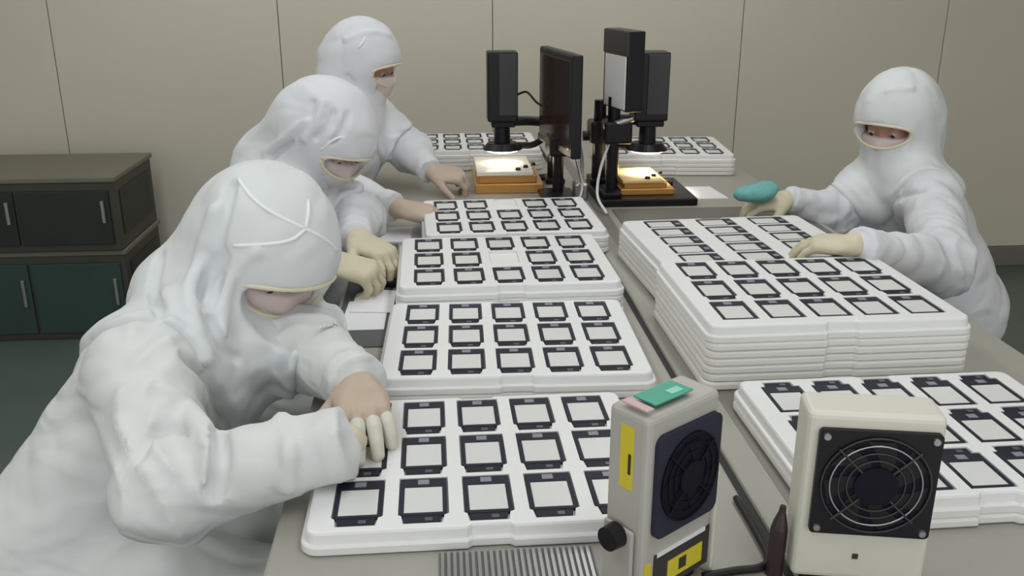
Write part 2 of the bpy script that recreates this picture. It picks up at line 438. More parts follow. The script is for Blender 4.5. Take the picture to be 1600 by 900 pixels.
def hand_sdf(wr, d, n, side, curl, spread=.10, thumb=(.7, .62, -.3), tcurl=20, sc=1., infl=0., arm=None):
    d = nrm(d); n = nrm(np.asarray(n)-np.dot(n, d)*d); y = side*np.cross(n, d); wr = np.asarray(wr, float)
    M = np.stack([d, y, n]); wb = wr-.045*(d if arm is None else nrm(arm))
    def L(p): return wr+sc*np.asarray(p, float)@M
    fing = []; bases = [(.088, .0285, .001), (.092, .0095, .003), (.088, -.0105, .002), (.080, -.0290, -.001)]
    lens = [.070, .078, .072, .057]
    for i in range(4):
        p = np.array(bases[i]); a = R(curl[i][0]); yaw = spread*(1.2-i*.9); pts = [p]
        for j, fr in enumerate((.45, .30, .25)):
            if j: a += R(curl[i][j])
            v = np.array([math.cos(a)*math.cos(yaw), math.cos(a)*math.sin(yaw), -math.sin(a)])
            p = p+v*lens[i]*fr; pts.append(p)
        fing.append([L(q) for q in pts])
    tv = nrm(thumb); p0 = np.array([.022, .030, -.006]); p1 = p0+tv*.045
    c = R(tcurl); tv2 = nrm([tv[0]*math.cos(c)+.3*math.sin(c), tv[1]*math.cos(c)-.6*math.sin(c), tv[2]*math.cos(c)-.4*math.sin(c)]); p2 = p1+tv2*.036
    th = [L(p0), L(p1), L(p2)]
    rr = [.0098, .0092, .0084, .0074]
    def f(P):
        pal = s_ell(P, L((.048, 0, 0)), M, np.array([.056, .043, .0165])*sc)
        for i in range(4): pal = smin(pal, s_cap(P, L((.012, .012-.008*i, 0)), fing[i][0], .014*sc, .0115*sc), .010)
        pal = smin(pal, s_cap(P, wb, L((.008, 0, 0)), .022, .024*sc), .02)
        fi = None
        for g in fing:
            for j in range(3):
                q = s_cap(P, g[j], g[j+1], rr[j]*sc, rr[j+1]*sc); fi = q if fi is None else np.minimum(fi, q)
        t = np.minimum(s_cap(P, th[0], th[1], .0135*sc, .0105*sc), s_cap(P, th[1], th[2], .0105*sc, .0085*sc))
        return smin(smin(pal, fi, .006*sc), t, .010*sc)-infl
    pts = np.array([q for g in fing for q in g]+th+[wb, L((.05, .04, 0)), L((.05, -.04, 0))])
    return f, pts.min(0)-.035*sc, pts.max(0)+.035*sc, fing

def person(label, J, hf, hup, hood_r, mats, seedn, hands, creases=(), opening=(.082, .034, -.004), seams=(), hood_extra=(), suit_extra=(), fold=.0042, mtop=.0, cape=.185, cape_c=None, arm_r=(.060, .058)):
    suit_m, hood_m = mats
    J = {k: np.asarray(v, float) for k, v in J.items()}
    base = J['pelvis'].copy(); base[2] = 0
    root = thing('person', label, 'person', tuple(base))
    off = Vector(-base)
    def add(name, me, m, parent=root):
        me.transform(Matrix.Translation(off)) if parent is root else None
        return new_obj(name, me, m, parent)
    hc = J['head']; f = nrm(hf); lat = nrm(np.cross(f, hup)); u = np.cross(lat, f); AX = np.stack([f, lat, u])
    def Hh(a, b, c): return hc+f*a+lat*b+u*c
    # ---- body: one continuous figure
    def head(P):
        d = s_ell(P, Hh(-.005, 0, .015), AX, (.096, .076, .106))
        d = smin(d, s_ell(P, Hh(.03, 0, -.06), AX, (.062, .055, .06)), .03)
        d = smin(d, s_cap(P, Hh(.086, 0, .012), Hh(.101, 0, -.020), .008, .011), .012)
        d = smin(d, s_cap(P, Hh(.082, .030, .030), Hh(.082, -.030, .030), .010), .012)
        for s in (-1, 1):
            d = smax(d, -s_ell(P, Hh(.100, s*.030, .008), AX, (.016, .020, .012)), .008)
            d = smin(d, s_ell(P, Hh(.081, s*.030, .0125), AX, (.0125, .0165, .0085)), .004)      # lowered eyelids
            d = smin(d, s_ell(P, Hh(-.005, s*.078, -.01), AX, (.020, .009, .032)), .006)
            d = smin(d, s_ell(P, Hh(.074, s*.038, -.022), AX, (.02, .02, .02)), .015)
        d = smax(d, -s_cap(P, Hh(.098, .018, -.062), Hh(.098, -.018, -.062), .003), .004)
        return d
    def body(P):
        d = head(P)
        d = smin(d, s_cap(P, Hh(-.03, 0, -.05), J['neck'], .055, .058), .03)
        d = smin(d, s_cap(P, J['neck'], J['chest'], .055, .065), .03)
        d = smin(d, s_cap(P, J['chest'], J['pelvis'], .065, .08), .04)
        for s in 'LR':
            d = smin(d, s_cap(P, J['chest'], J['sh'+s], .05, .038), .03)
            d = smin(d, s_cap(P, J['sh'+s], J['el'+s], .036, .030), .02)
            d = smin(d, s_cap(P, J['el'+s], J['wr'+s]-nrm(J['wr'+s]-J['el'+s])*.035, .030, .017), .02)
            d = smin(d, s_cap(P, J['pelvis'], J['kn'+s], .075, .048), .04)
            d = smin(d, s_cap(P, J['kn'+s], J['an'+s], .045, .032), .02)
        return d
    allp = np.array(list(J.values()))
    lo, hi = allp.min(0)-.16, allp.max(0)+.16; hi[2] = max(hi[2], hc[2]+.16); lo[2] = max(lo[2], .02)
    bo = add('body', nets(body, lo, hi, .0105, 'body'), SKIN)
    for s in (-1, 1):
        bm = bmesh.new(); c = Vector(Hh(.081, s*.030, .005))+off
        bmesh.ops.create_uvsphere(bm, u_segments=14, v_segments=10, radius=.0118, matrix=Matrix.Translation(c))
        e = new_obj('eye', bm, EYEW, bo, smooth=True)
        bm = bmesh.new(); bmesh.ops.create_uvsphere(bm, u_segments=12, v_segments=8, radius=.0078, matrix=Matrix.Translation(c+Vector(f*.0050-u*.0020)))
        new_obj('iris', bm, IRIS, e, smooth=True)
        pts = [Vector(Hh(.094-.012*abs(k), s*(.030+.018*k), .027+.003*(1-k*k))) + off for k in (-1, -.5, 0, .5, 1)]
        new_obj('eyebrow', tube(bmesh.new(), pts, [.002, .004, .0042, .0035, .0015], 6), BROW, bo, smooth=True)
    # ---- coverall
    latp = nrm(J['shL']-J['shR'])
    cr = J.get('cuff', np.array([.040]))[0]
    def suit0(P):
        d = None
        for s in (-1, 1):
            q = s_cap(P, J['chest']+latp*.075*s, J['pelvis']+latp*.075*s, .098, .125)
            d = q if d is None else smin(d, q, .06)
        d = smin(d, s_cap(P, J['neck']-np.array([0, 0, .03]), J['chest'], .075, .11), .05)
        for s in 'LR':
            d = smin(d, s_cap(P, J['chest']+(J['sh'+s]-J['chest'])*.4, J['sh'+s], .088, .066), .05)
            d = smin(d, s_cap(P, J['pelvis']+(J['kn'+s]-J['pelvis'])*.1, J['kn'+s], .105, .076), .05)
            d = smin(d, s_cap(P, J['kn'+s], J['an'+s], .072, .055), .03)
        for s in 'LR':
            v = J['wr'+s]-J['el'+s]; L = np.linalg.norm(v); v = v/L
            e2 = J['wr'+s]-v*(cr-.014)
            g = smin(s_cap(P, J['sh'+s], J['el'+s], .068, arm_r[0]), s_cap(P, J['el'+s], e2, arm_r[1], cr), .03)
            x = (P-J['el'+s])@v/L                            # gathers round the elbow and above the cuff
            wgt = np.exp(-(x/.28)**2)+.55*np.exp(-((x-.85)/.2)**2)
            g = g+.0085*wgt*(np.abs(np.sin(P@(v*62)+2.2*np.sin(P@np.array([13., 19., 24.])+seedn)))**.7-.62)
            d = smin(d, g, .035)
        for a, b, ra, rb in suit_extra: d = smin(d, s_cap(P, a, b, ra, rb), .035)
        return d
    def suit1(P):
        d = suit0(P)+folds(P, fold, seedn)
        for s in 'LR':                                       # hemmed cuffs
            v = nrm(J['wr'+s]-J['el'+s])
            d = smin(d, np.maximum(np.abs((P-J['wr'+s]+v*.012)@v)-.013, s_cap(P, J['wr'+s]-v*.035, J['wr'+s], cr+.003)), .006)
        return d
    # ---- hood with its shoulder cape
    a, b, c = hood_r
    hcc = Hh(-.003, 0, .010)
    nb = J.get('hoodback', J['neck'])
    def hood_ball(P): return s_ell(P, hcc, AX, (a, b, c))
    def hood0(P):
        d = hood_ball(P)
        d = smin(d, s_cap(P, Hh(-.035, 0, -.02), nb, .088, .092), .045)
        d = smin(d, s_cap(P, Hh(.026, 0, -.070), J['neck']*.6+(J['chest']+f*.05)*.4, .064, .062), .035)
        d = smin(d, s_cap(P, J['neck']+(J['shL']-J['neck'])*.45, J['neck']+(J['shR']-J['neck'])*.45, .076), .05)
        for p, q, ra, rb in hood_extra: d = smin(d, s_cap(P, p, q, ra, rb), .045)
        cc = J['neck'] if cape_c is None else np.asarray(cape_c)
        rc = np.linalg.norm(P-cc, axis=1)-cape+.012*np.sin(P@np.array([31., 22., 9.])+seedn)
        return smin(d, smax(suit0(P)-.013, rc, .008), .02)
    cre_s, cre_h = [], []
    for which, sign, r, pts in creases:
        fn = hood0 if which == 'h' else suit0
        W = [march(fn, *p) for p in pts]; W = [q for q in W if q is not None]
        if len(W) < 2: continue
        (cre_h if which == 'h' else cre_s).append((sign, r*(1.0 if which == 'h' else 1.25), spline(W, 4)))
    def apply(d, P, L):
        for sign, r, pts in L:
            q = s_poly(P, pts, r)
            d = smin(d, q, .010) if sign > 0 else smax(d, -q, .007)
        return d
    ow, oh, oz = opening
    def hood(P):
        d = apply(hood0(P)+folds(P, fold*.55, seedn+5), P, cre_h)
        d = smax(d, -np.maximum(np.maximum(head(P)-.004, .035-(P-hc)@f), (P-hc)@u-.048), .004)
        return smax(d, -s_ell(P, hcc+f*a+u*oz, AX, (.085, ow, oh)), .006)
    def suit(P): return apply(suit1(P), P, cre_s)
    add('coverall', nets(suit, lo, hi, .0075, 'coverall'), suit_m)
    hp = np.array([hc, J['neck'], nb, J['neck']+(J['shL']-J['neck'])*.45, J['neck']+(J['shR']-J['neck'])*.45, J['neck']*.55+J['chest']*.45+f*.03]+[q for e in hood_extra for q in e[:2]])
    ho = add('hood', nets(hood, hp.min(0)-.20, hp.max(0)+.20, .0058, 'hood'), hood_m)
    # cream hem round the eye opening
    hem = []
    for k in range(33):
        t = 2*math.pi*k/32; y = ow*1.0*math.cos(t); z = oz+oh*1.0*math.sin(t)
        x = a*math.sqrt(max(.02, 1-(y/b)**2-(z/c)**2)); hem.append(Vector(hcc+f*(x-.001)+lat*y+u*z)+off)
    new_obj('hood_hem', tube(bmesh.new(), hem, .0042, 6), HEM, ho, smooth=True)
    for pts in seams:
        W = [march(hood0, *p) for p in pts]; W = [q for q in W if q is not None]
        if len(W) > 1:
            new_obj('seam', tube(bmesh.new(), [Vector(q)+off for q in spline(W, 5)], .0032, 6), SEAM, ho, smooth=True)
    # ---- face mask, a shell over nose and mouth
    def mask(P):
        q = (P-hc)@AX.T
        d = smin(s_ell(P, Hh(.030, 0, -.035), AX, (.083, .070, .085)), head(P)-.004, .012)
        d = np.maximum(d, q[:, 2]-mtop+.12*np.abs(q[:, 1])); d = np.maximum(d, .030-q[:, 0])
        return np.maximum(d, -.062-q[:, 2])
    add('face_mask', nets(mask, hc-.16, hc+.16, .0042, 'face_mask'), MASK)
    # ---- gloves
    for s, (hd, hn, curl, kw) in hands.items():
        kw = dict(kw); gm = kw.pop('mat', GLOVE); cots = kw.pop('cots', False)
        side = kw.pop('side', 1 if s == 'L' else -1)
        fn, l2, h2, fing = hand_sdf(J['wr'+s], hd, hn, -side, curl, arm=J['wr'+s]-J['el'+s], **kw)
        g = add('glove', nets(fn, l2, h2, .0032, 'glove'), gm)
        if cots:
            for q in fing:
                cf = lambda P, q=q: np.minimum(s_cap(P, q[0]*.35+q[1]*.65, q[1], .0108, .0106), np.minimum(s_cap(P, q[1], q[2], .0106, .0098), s_cap(P, q[2], q[3], .0098, .0088)))
                Q = np.array(q); me = nets(cf, Q.min(0)-.016, Q.max(0)+.016, .003, 'finger_cot')
                me.transform(Matrix.Translation(off)); tag(new_obj('finger_cot', me, COT, g), 'pale rubber finger cot')
    # ---- boots
    for s in 'LR':
        an = J['an'+s]; to = nrm((J['kn'+s]-J['pelvis'])*np.array([1, 1, 0]))
        def boot(P):
            d = s_cap(P, an, an-np.array([0, 0, .04]), .055, .05)
            d = smin(d, s_cap(P, np.array([an[0], an[1], .045]), np.array([an[0], an[1], .040])+to*.15, .045, .036), .03)
            return np.maximum(d, .001-P[:, 2])
        cpt = np.array([an, an+to*.15]); l3 = cpt.min(0)-.08; l3[2] = -.012; h3 = cpt.max(0)+.08
        add('boot', nets(boot, l3, h3, .011, 'boot'), BOOT)
    return root

def seat(x, y, label):
    t = thing('stool', label, 'stool', (x, y, 0))
    bm = bmesh.new(); cyl(bm, (0, 0, .30), (0, 0, .34), .16, .165, 32); new_obj('seat', bm, GREYP, t, smooth=False)
    bm = bmesh.new(); cyl(bm, (0, 0, .06), (0, 0, .30), .025); new_obj('post', bm, STEEL, t)
    for k in range(5):
        a = 2*math.pi*k/5; bm = bmesh.new(); cyl(bm, (0, 0, .07), (.22*math.cos(a), .22*math.sin(a), .015), .018, .014, 10); new_obj('leg', bm, STEEL, t)

FLAT = [(18, 18, 12), (20, 20, 14), (22, 20, 14), (26, 22, 16)]
GRIP = [(40, 45, 30), (45, 50, 30), (48, 50, 30), (50, 50, 30)]
def legs(J, fx, lat=.10, foot=None):
    """seated legs: knees forward (fx = +1 or -1 along x), feet on the floor"""
    p = np.asarray(J['pelvis']); k = 1 if fx > 0 else -1
    for s, sy in (('L', 1), ('R', -1)):
        J['kn'+s] = (p[0]+k*.40, p[1]+k*sy*lat*1.2, .50); J['an'+s] = (p[0]+k*.34, p[1]+k*sy*lat*1.2, .09)
    return J

# person nearest, left
J1 = dict(head=at(414, 384, 1.5), neck=at(338, 478, 1.48), chest=at(272, 596, 1.44), pelvis=(-.63, 1.30, .47),
          shR=at(225, 588, 1.29), shL=at(395, 535, 1.60), elR=at(262, 765, 1.165), wrR=at(543, 690, 1.165),
          elL=at(478, 545, 1.50), wrL=at(560, 602, 1.335), hoodback=at(296, 468, 1.53), cuff=(.043, 0, 0))
legs(J1, 1)
person('person nearest the camera, white hooded coverall, bent over the nearest tray, both hands on it', J1, (.42, -.64, -.64), (.15, .05, 1), (.130, .114, .124), (SUIT, HOOD), 3,
       {'L': ((.14, -.92, -.06), (.05, -.2, .98), [(16, 20, 14), (18, 22, 14), (20, 24, 14), (24, 28, 18)], dict(mat=GLOVET, cots=True, spread=.16, sc=.92)),
        'R': ((-.35, .72, -.55), (-.2, .5, .85), [(75, 80, 50)]*4, dict(sc=.80))},
       creases=[('h', -1, .015, [(345, 400), (325, 430), (312, 462)]), ('h', -1, .012, [(350, 440), (330, 470)]), ('h', -1, .010, [(362, 290), (350, 340), (340, 385)]),
                ('h', 1, .011, [(345, 262), (335, 330), (312, 410), (296, 450), (302, 500), (318, 560)]), ('h', 1, .008, [(400, 395), (370, 420), (350, 470), (345, 520)]),
                ('h', -1, .009, [(250, 400), (240, 450), (250, 490)]), ('h', -1, .009, [(330, 500), (345, 540), (370, 560)]),
                ('s', -1, .009, [(212, 712), (230, 684), (275, 668), (322, 684)]), ('s', 1, .012, [(250, 610), (295, 645), (330, 700), (335, 770)]),
                ('s', -1, .010, [(336, 770), (345, 720), (340, 680)]), ('s', -1, .008, [(290, 560), (330, 610), (350, 660)]), ('s', -1, .007, [(350, 575), (385, 620), (400, 660)]),
                ('s', 1, .008, [(440, 655), (452, 700), (448, 760)])],
       seams=[[(345, 262), (372, 280), (395, 310), (430, 335), (478, 358)], [(478, 358), (505, 372), (528, 392)], [(478, 358), (455, 375), (415, 382), (365, 384)], [(478, 358), (482, 320), (470, 270)]],
       hood_extra=[(at(425, 505, 1.45), at(392, 562, 1.43), .040, .035), (at(282, 455, 1.53), at(242, 520, 1.42), .05, .045)],
       suit_extra=[((-.62, 1.20, .45), (-.42, 1.16, .52), .11, .11)], mtop=.005, arm_r=(.063, .061), cape=.20, opening=(.088, .039, -.003))
seat(-.665, 1.34, 'round stool under the nearest hooded worker')

# person second, left
J2 = dict(head=at(508, 209, 2.14), neck=at(440, 265, 2.2), chest=at(425, 320, 2.24), pelvis=(-.62, 2.06, .475),
          shR=at(440, 330, 2.08), shL=(-.34, 2.29, .89), elR=at(440, 390, 1.95), wrR=at(512, 408, 1.90),
          elL=(-.20, 2.17, .83), wrL=at(556, 372, 2.03), hoodback=at(425, 258, 2.22), cuff=(.034, 0, 0))
legs(J2, 1)
person('second person from camera on the left, white hood, gloved hands over the table edge', J2, (.56, -.50, -.66), (.15, .05, 1), (.126, .110, .120), (SUIT2, HOOD2), 11,
       {'R': ((.85, -.05, -.25), (-.1, -.2, .95), GRIP, dict()), 'L': ((.72, -.62, -.25), (.2, -.1, .95), [(35, 40, 25), (38, 42, 25), (40, 45, 25), (45, 45, 30)], dict())},
       creases=[('h', -1, .0075, [(462, 200), (478, 178), (488, 160)]), ('h', -1, .007, [(495, 215), (512, 196), (522, 176)]), ('h', -1, .006, [(520, 222), (536, 200), (544, 178)]), ('h', -1, .008, [(425, 245), (440, 232), (455, 222)]),
                ('h', 1, .007, [(476, 218), (494, 190), (506, 160)]), ('h', 1, .008, [(415, 240), (450, 210), (478, 190)])],
       seams=[[(500, 235), (530, 215), (575, 222)]], mtop=.006)
seat(-.62, 2.06, 'round stool under the second hooded worker on the left')

# person third, left
J3 = dict(head=at(564, 99, 2.78), neck=(-.265, 2.84, 1.0), chest=(-.285, 2.81, .87), pelvis=(-.45, 2.80, .475),
          shR=(-.27, 2.65, .93), shL=(-.22, 2.99, .94), elR=(-.29, 2.51, .84), wrR=at(616, 324, 2.385),
          elL=(-.085, 2.86, .86), wrL=at(672, 268, 2.78), hoodback=(-.29, 2.84, 1.0), cuff=(.036, 0, 0))
legs(J3, 1)
person('third person from camera on the left, upright in white hood, reaching to the lit stage', J3, (.88, -.33, -.34), (0, 0, 1), (.118, .108, .126), (SUIT2, HOOD2), 23,
       {'R': ((.85, -.15, -.15), (0, -.2, .95), FLAT, dict(mat=GLOVET)), 'L': ((.95, -.1, -.15), (0, -.3, .9), GRIP, dict(mat=GLOVET))},
       creases=[('h', 1, .006, [(505, 48), (540, 62), (580, 50), (608, 55)]), ('h', -1, .008, [(545, 120), (552, 132), (550, 140)])],
       seams=[[(575, 30), (570, 60), (560, 75)]])
seat(-.45, 2.80, 'round stool under the farthest hooded worker on the left')

# person on the right
J4 = dict(head=at(1404, 190, 2.5), neck=(1.255, 2.43, .885), chest=(1.285, 2.43, .78), pelvis=(1.43, 2.42, .475),
          shR=at(1352, 302, 2.60), shL=at(1455, 315, 2.36), elR=at(1300, 335, 2.55), wrR=at(1232, 312, 2.49),
          elL=at(1475, 415, 2.02), wrL=at(1342, 384, 1.825), hoodback=(1.27, 2.43, .90), cuff=(.036, 0, 0))
legs(J4, -1)
person('lone hooded person on the right side, holding a teal cloth over the bench', J4, (-.72, -.56, -.30), (0, 0, 1), (.124, .110, .134), (SUIT2, HOOD), 31,
       {'R': ((-.93, .0, -.12), (0, -.15, .95), [(30, 30, 20), (32, 35, 20), (34, 35, 20), (36, 36, 20)], dict()), 'L': ((-.72, .62, -.10), (0, -.1, .95), FLAT, dict(sc=.92))},
       creases=[('h', 1, .006, [(1352, 130), (1385, 142), (1425, 138)]), ('s', -1, .008, [(1388, 320), (1378, 345)]), ('s', -1, .006, [(1385, 312), (1410, 308), (1440, 300)])],
       seams=[], opening=(.080, .034, .000))
seat(1.43, 2.42, 'round stool under the hooded worker on the right')
# teal cloth in the right worker's hand
c = at(1178, 303, 2.44)
def cl(P):
    d = s_ell(P, c, np.eye(3), (.055, .035, .022)); d = smin(d, s_ell(P, c+np.array([.035, .01, .010]), np.eye(3), (.032, .028, .020)), .01)
    return d+folds(P*3, .002, 4)
tag(new_obj('wiping_cloth', nets(cl, c-.09, c+.09, .0045, 'wiping_cloth'), CLOTH), 'crumpled teal wiping cloth held by the worker on the right', 'cloth')
tag(new_obj('shaded_mat', box(-.203, -.106, 1.56, 2.22, TZ, TZ+.0025, bev=.001, seg=1), mat('mat_shade_grey', (.085, .09, .09), .6, noise=.1, nscale=30)), 'dark grey work mat below the second worker\'s gloved hands', 'mat')  # mat whose dark colour also stands in for shade beside the third stack
tag(new_obj('rubber_block', box(-.128, -.100, 1.885, 1.93, TZ+.0025, TZ+.016, bev=.003), BLACK), 'small black block beside the third left stack, below gloved hands', 'block')

# ------------------------------------------------------------------ sheets of paper on the bench
def sheet(pts, z, label):
    bm = bmesh.new(); prism(bm, pts, z, z+.0012); return tag(new_obj('paper_sheet', bm, PAPERW), label, 'paper')
sheet([(-.196, 1.64), (-.112, 1.64), (-.110, 1.80), (-.190, 1.80)], TZ+.0026, 'white paper sheet flat on the bench beside the second left stack')
sheet([(-.185, 1.735), (-.100, 1.725), (-.096, 1.855), (-.150, 1.87), (-.178, 1.84)], TZ+.0042, 'crumpled-edged white sheet overlapping another, below gloved hands')
sheet([(-.19, 2.24), (-.078, 2.24), (-.075, 2.38), (-.185, 2.38)], TZ, 'white paper sheet on the bench beside the fourth left stack')
sheet([(.755, 2.63), (.850, 2.63), (.838, 2.79), (.750, 2.79)], TZ, 'white paper sheet beside the black device tray on the right')

# ------------------------------------------------------------------ microscopes over the lit stages
def head_unit(x, y, z0, z1, wd, dp, label, armto, lit, bz=0.):
    t = thing('inspection_microscope', label, 'microscope', (x, y, TZ))
    h = new_obj('housing', box(-wd/2, wd/2, -dp/2, dp/2, z0-TZ, z1-TZ, bev=.005), BLACK, t)
    new_obj('cover_plate', box(-wd/2+.035, wd/2-.003, -dp/2-.003, -dp/2+.002, z0-TZ+.02, z1-TZ-.006, bev=.001, seg=1), GREYP, h)
    bm = bmesh.new(); bbox(bm, -wd/2+.012, wd/2-.008, -dp/2+.01, dp/2-.01, z0-TZ-.018, z0-TZ, bev=.003)
    new_obj('collar', bm, BLACK2, t)
    bm = bmesh.new(); cyl(bm, (0, 0, z0-TZ-.08), (0, 0, z0-TZ-.016), .026, .024, 24); new_obj('lens_tube', bm, BLACK2, t)
    bm = bmesh.new(); cyl(bm, (0, 0, z0-TZ-.088), (0, 0, z0-TZ-.068), .062, .045, 32); r = new_obj('ring_light', bm, BLACK, t)
    bm = bmesh.new(); torus(bm, (0, 0, z0-TZ-.089), (0, 0, 1), .045, .006); new_obj('light_ring_lens', bm, mat('ring_lens', (.9, .9, .85), .3, emit=(1, .93, .78), estr=lit[1]), r)
    ax, ay = armto[0]-x, armto[1]-y
    zc = z0-TZ
    bm = bmesh.new(); cyl(bm, (ax, ay, bz+.01), (ax, ay, zc+.05), .022, .018, 20); new_obj('column', bm, BLACK2, t)
    bm = bmesh.new(); bbox(bm, ax-.030, ax+.030, ay-.045, ay+.045, bz, bz+.018, bev=.004); new_obj('base', bm, BLACK2, t)
    bm = bmesh.new(); tube(bm, spline([(0, 0, zc-.005), (ax*.5, ay*.5, zc-.004), (ax, ay, zc-.012)], 6), .015, 12); new_obj('arm', bm, BLACK2, t)
    s = math.copysign(1, ax)
    bm = bmesh.new(); tube(bm, spline([(0, 0, zc-.075), (ax*.55, ay*.5, zc-.080), (ax*.85, ay*.9, zc-.05), (ax, ay, zc-.02)], 6), .010, 10); new_obj('lower_arm', bm, BLACK2, t)
    bm = bmesh.new(); bbox(bm, ax-.034, ax+.034, ay-.04, ay+.04, zc-.075, zc-.01, bev=.008); new_obj('focus_block', bm, BLACK2, t)
    bm = bmesh.new(); cyl(bm, (ax-.052, ay-.01, zc-.055), (ax+.052, ay-.01, zc-.055), .015, .015, 18); new_obj('focus_knob', bm, BLACK, t)
    l = bpy.data.lights.new('ring_lamp', 'SPOT'); l.energy = lit[0]; l.spot_size = R(115); l.spot_blend = .7; l.shadow_soft_size = .03; l.color = (1, .90, .72)
    lo = bpy.data.objects.new('ring_lamp', l); COL.objects.link(lo); lo.parent = t; lo.location = (0, 0, z0-TZ-.10)
    return t
head_unit(.196, 2.88, .950, 1.158, .092, .08, 'black microscope head left of the wide black monitor, lens over the brightly lit stage', (.362, 2.90), (48, 8))
head_unit(.617, 2.72, .972, 1.168, .100, .08, 'black microscope head right of the white-panelled tall box, lens over the amber stage', (.485, 2.785), (11, 4), .0222)

def rot_box(name, m, cx, cy, ang, lx, ly, z0, z1, parent, bev=.004, at0=(0, 0, 0)):
    M = Matrix.Translation((cx-at0[0], cy-at0[1], -at0[2])) @ Matrix.Rotation(ang, 4, 'Z')
    return new_obj(name, box(-lx/2, lx/2, -ly/2, ly/2, z0, z1, bev=bev, M=M), m, parent)
# wide monitor, screen turned to the workers on the left
MC = (.345, 2.655); ang = math.atan2(-.33, .055)
t = thing('monitor', 'wide black monitor seen nearly edge-on, glossy screen turned to the left workers', 'monitor', (MC[0], MC[1], TZ))
def mloc(u, v): return (MC[0]+u*math.cos(ang)-v*math.sin(ang), MC[1]+u*math.sin(ang)+v*math.cos(ang))
A0 = (MC[0], MC[1], TZ)
rot_box('back_shell', BLACK, *MC, ang, .33, .030, .900, 1.178, t, .006, A0)
rot_box('screen', GLOSS, *mloc(0, -.0155), ang, .295, .003, .922, 1.160, t, .001, A0)
bm = bmesh.new(); cyl(bm, (.005, .05, 0), (.005, .05, .20), .016); new_obj('pole', bm, BLACK2, t)
bm = bmesh.new(); bbox(bm, -.05, .05, -.06, .10, 0, .014, bev=.004); new_obj('base', bm, BLACK2, t)
bm = bmesh.new(); bbox(bm, -.03, .03, -.02, .10, .13, .19, bev=.008); new_obj('bracket', bm, BLACK2, t)
# tall box monitor with a white panel
MC = (.518, 2.62); A0 = (MC[0], MC[1], TZ); ang = math.atan2(-.16, .035)
t = thing('monitor', 'tall narrow black monitor with a white panel on its left face', 'monitor', A0)
rot_box('back_shell', BLACK2, *MC, ang, .17, .050, 1.020, 1.235, t, .004, A0)
rot_box('frame_top', GREYP, *mloc(0, -.0245), ang, .168, .006, 1.170, 1.233, t, .001, A0)
rot_box('white_panel', mat('white_panel', (.75, .74, .72), .5, noise=.02), *mloc(.004, -.0245), ang, .145, .006, 1.025, 1.168, t, .001, A0)
bm = bmesh.new(); cyl(bm, (-.018, .02, .03), (-.018, .02, .30), .018); new_obj('pole', bm, BLACK2, t)
bm = bmesh.new(); bbox(bm, -.05, .03, -.02, .05, .17, .235, bev=.008); new_obj('clamp', bm, BLACK2, t)
bm = bmesh.new(); cyl(bm, (-.05, .0, .215), (.03, -.02, .245), .010); new_obj('clamp_screw', bm, STEEL, t)
bm = bmesh.new(); bbox(bm, -.055, .0, -.05, .07, .0222, .037, bev=.004); new_obj('base', bm, BLACK2, t)

# lit stages
def stage(x0, x1, y0, y1, z0, h, label, topm):
    cx, cy = (x0+x1)/2, (y0+y1)/2; t = thing('inspection_stage', label, 'stage', (cx, cy, z0)); hx, hy = (x1-x0)/2, (y1-y0)/2
    new_obj('stage_base', box(-hx, hx, -hy, hy, 0, h*.45, bev=.003), GOLD, t)
    new_obj('stage_slide', box(-hx+.012, hx-.02, -hy+.012, hy-.01, h*.45, h*.8, bev=.003), GOLD, t)
    p = new_obj('glass_plate', box(-hx+.006, hx-.03, -hy+.006, hy-.006, h*.8, h, bev=.002), topm, t)
    for k in range(3):
        bm = bmesh.new(); cyl(bm, (hx-.075+.026*k, -hy+.03+.035*k, h), (hx-.075+.026*k, -hy+.03+.035*k, h+.007), .0085, .007, 14); new_obj('thumb_screw', bm, BLACK, p)
    bm = bmesh.new(); cyl(bm, (hx, 0, h*.3), (hx+.017, 0, h*.3), .011, .011, 16); new_obj('side_knob', bm, BLACK2, t)
    return t
stage(.105, .312, 2.745, 3.0, TZ, .066, 'brightly lit brass stage with a white glass plate under the left microscope', GLASSW)
tag(new_obj('device_tray', box(.452, .735, 2.55, 2.835, TZ, TZ+.022, bev=.004), BLACK2), 'flat black device tray carrying the amber stage', 'tray')
stage(.520, .678, 2.60, 2.80, TZ+.022, .042, 'amber glowing brass stage on the black device tray', mat('amber_plate', (.75, .52, .22), .25, noise=.05))
# cables between the two microscopes
def cable(pts, r, m, label, name='cable'):
    return tag(new_obj(name, tube(bmesh.new(), spline(pts, 8), r, 8), m, smooth=True), label, 'cable')
cable([(.405, 2.62, TZ+.005), (.425, 2.72, TZ+.03), (.432, 2.80, .86), (.42, 2.86, .92)], .006, STEEL, 'silver cable rising between the monitor and the tall box')
cable([(.395, 2.58, TZ+.006), (.41, 2.62, TZ+.05), (.40, 2.70, .87)], .005, STEEL, 'short silver cable behind the wide monitor foot')
cable([(.455, 2.46, TZ+.006), (.44, 2.53, TZ+.04), (.458, 2.60, .85), (.49, 2.63, .93)], .004, PAPERW, 'thin white cable climbing to the tall box')
cable([(.24, 2.86, 1.03), (.265, 2.80, 1.045), (.29, 2.76, 1.02), (.325, 2.74, 1.0)], .0035, BLACK, 'thin black cable looping from left microscope to wide monitor')
tag(new_obj('metal_block', box(.392, .432, 2.64, 2.70, TZ, TZ+.05, bev=.006), STEEL), 'small silver metal block between the two microscopes', 'block')

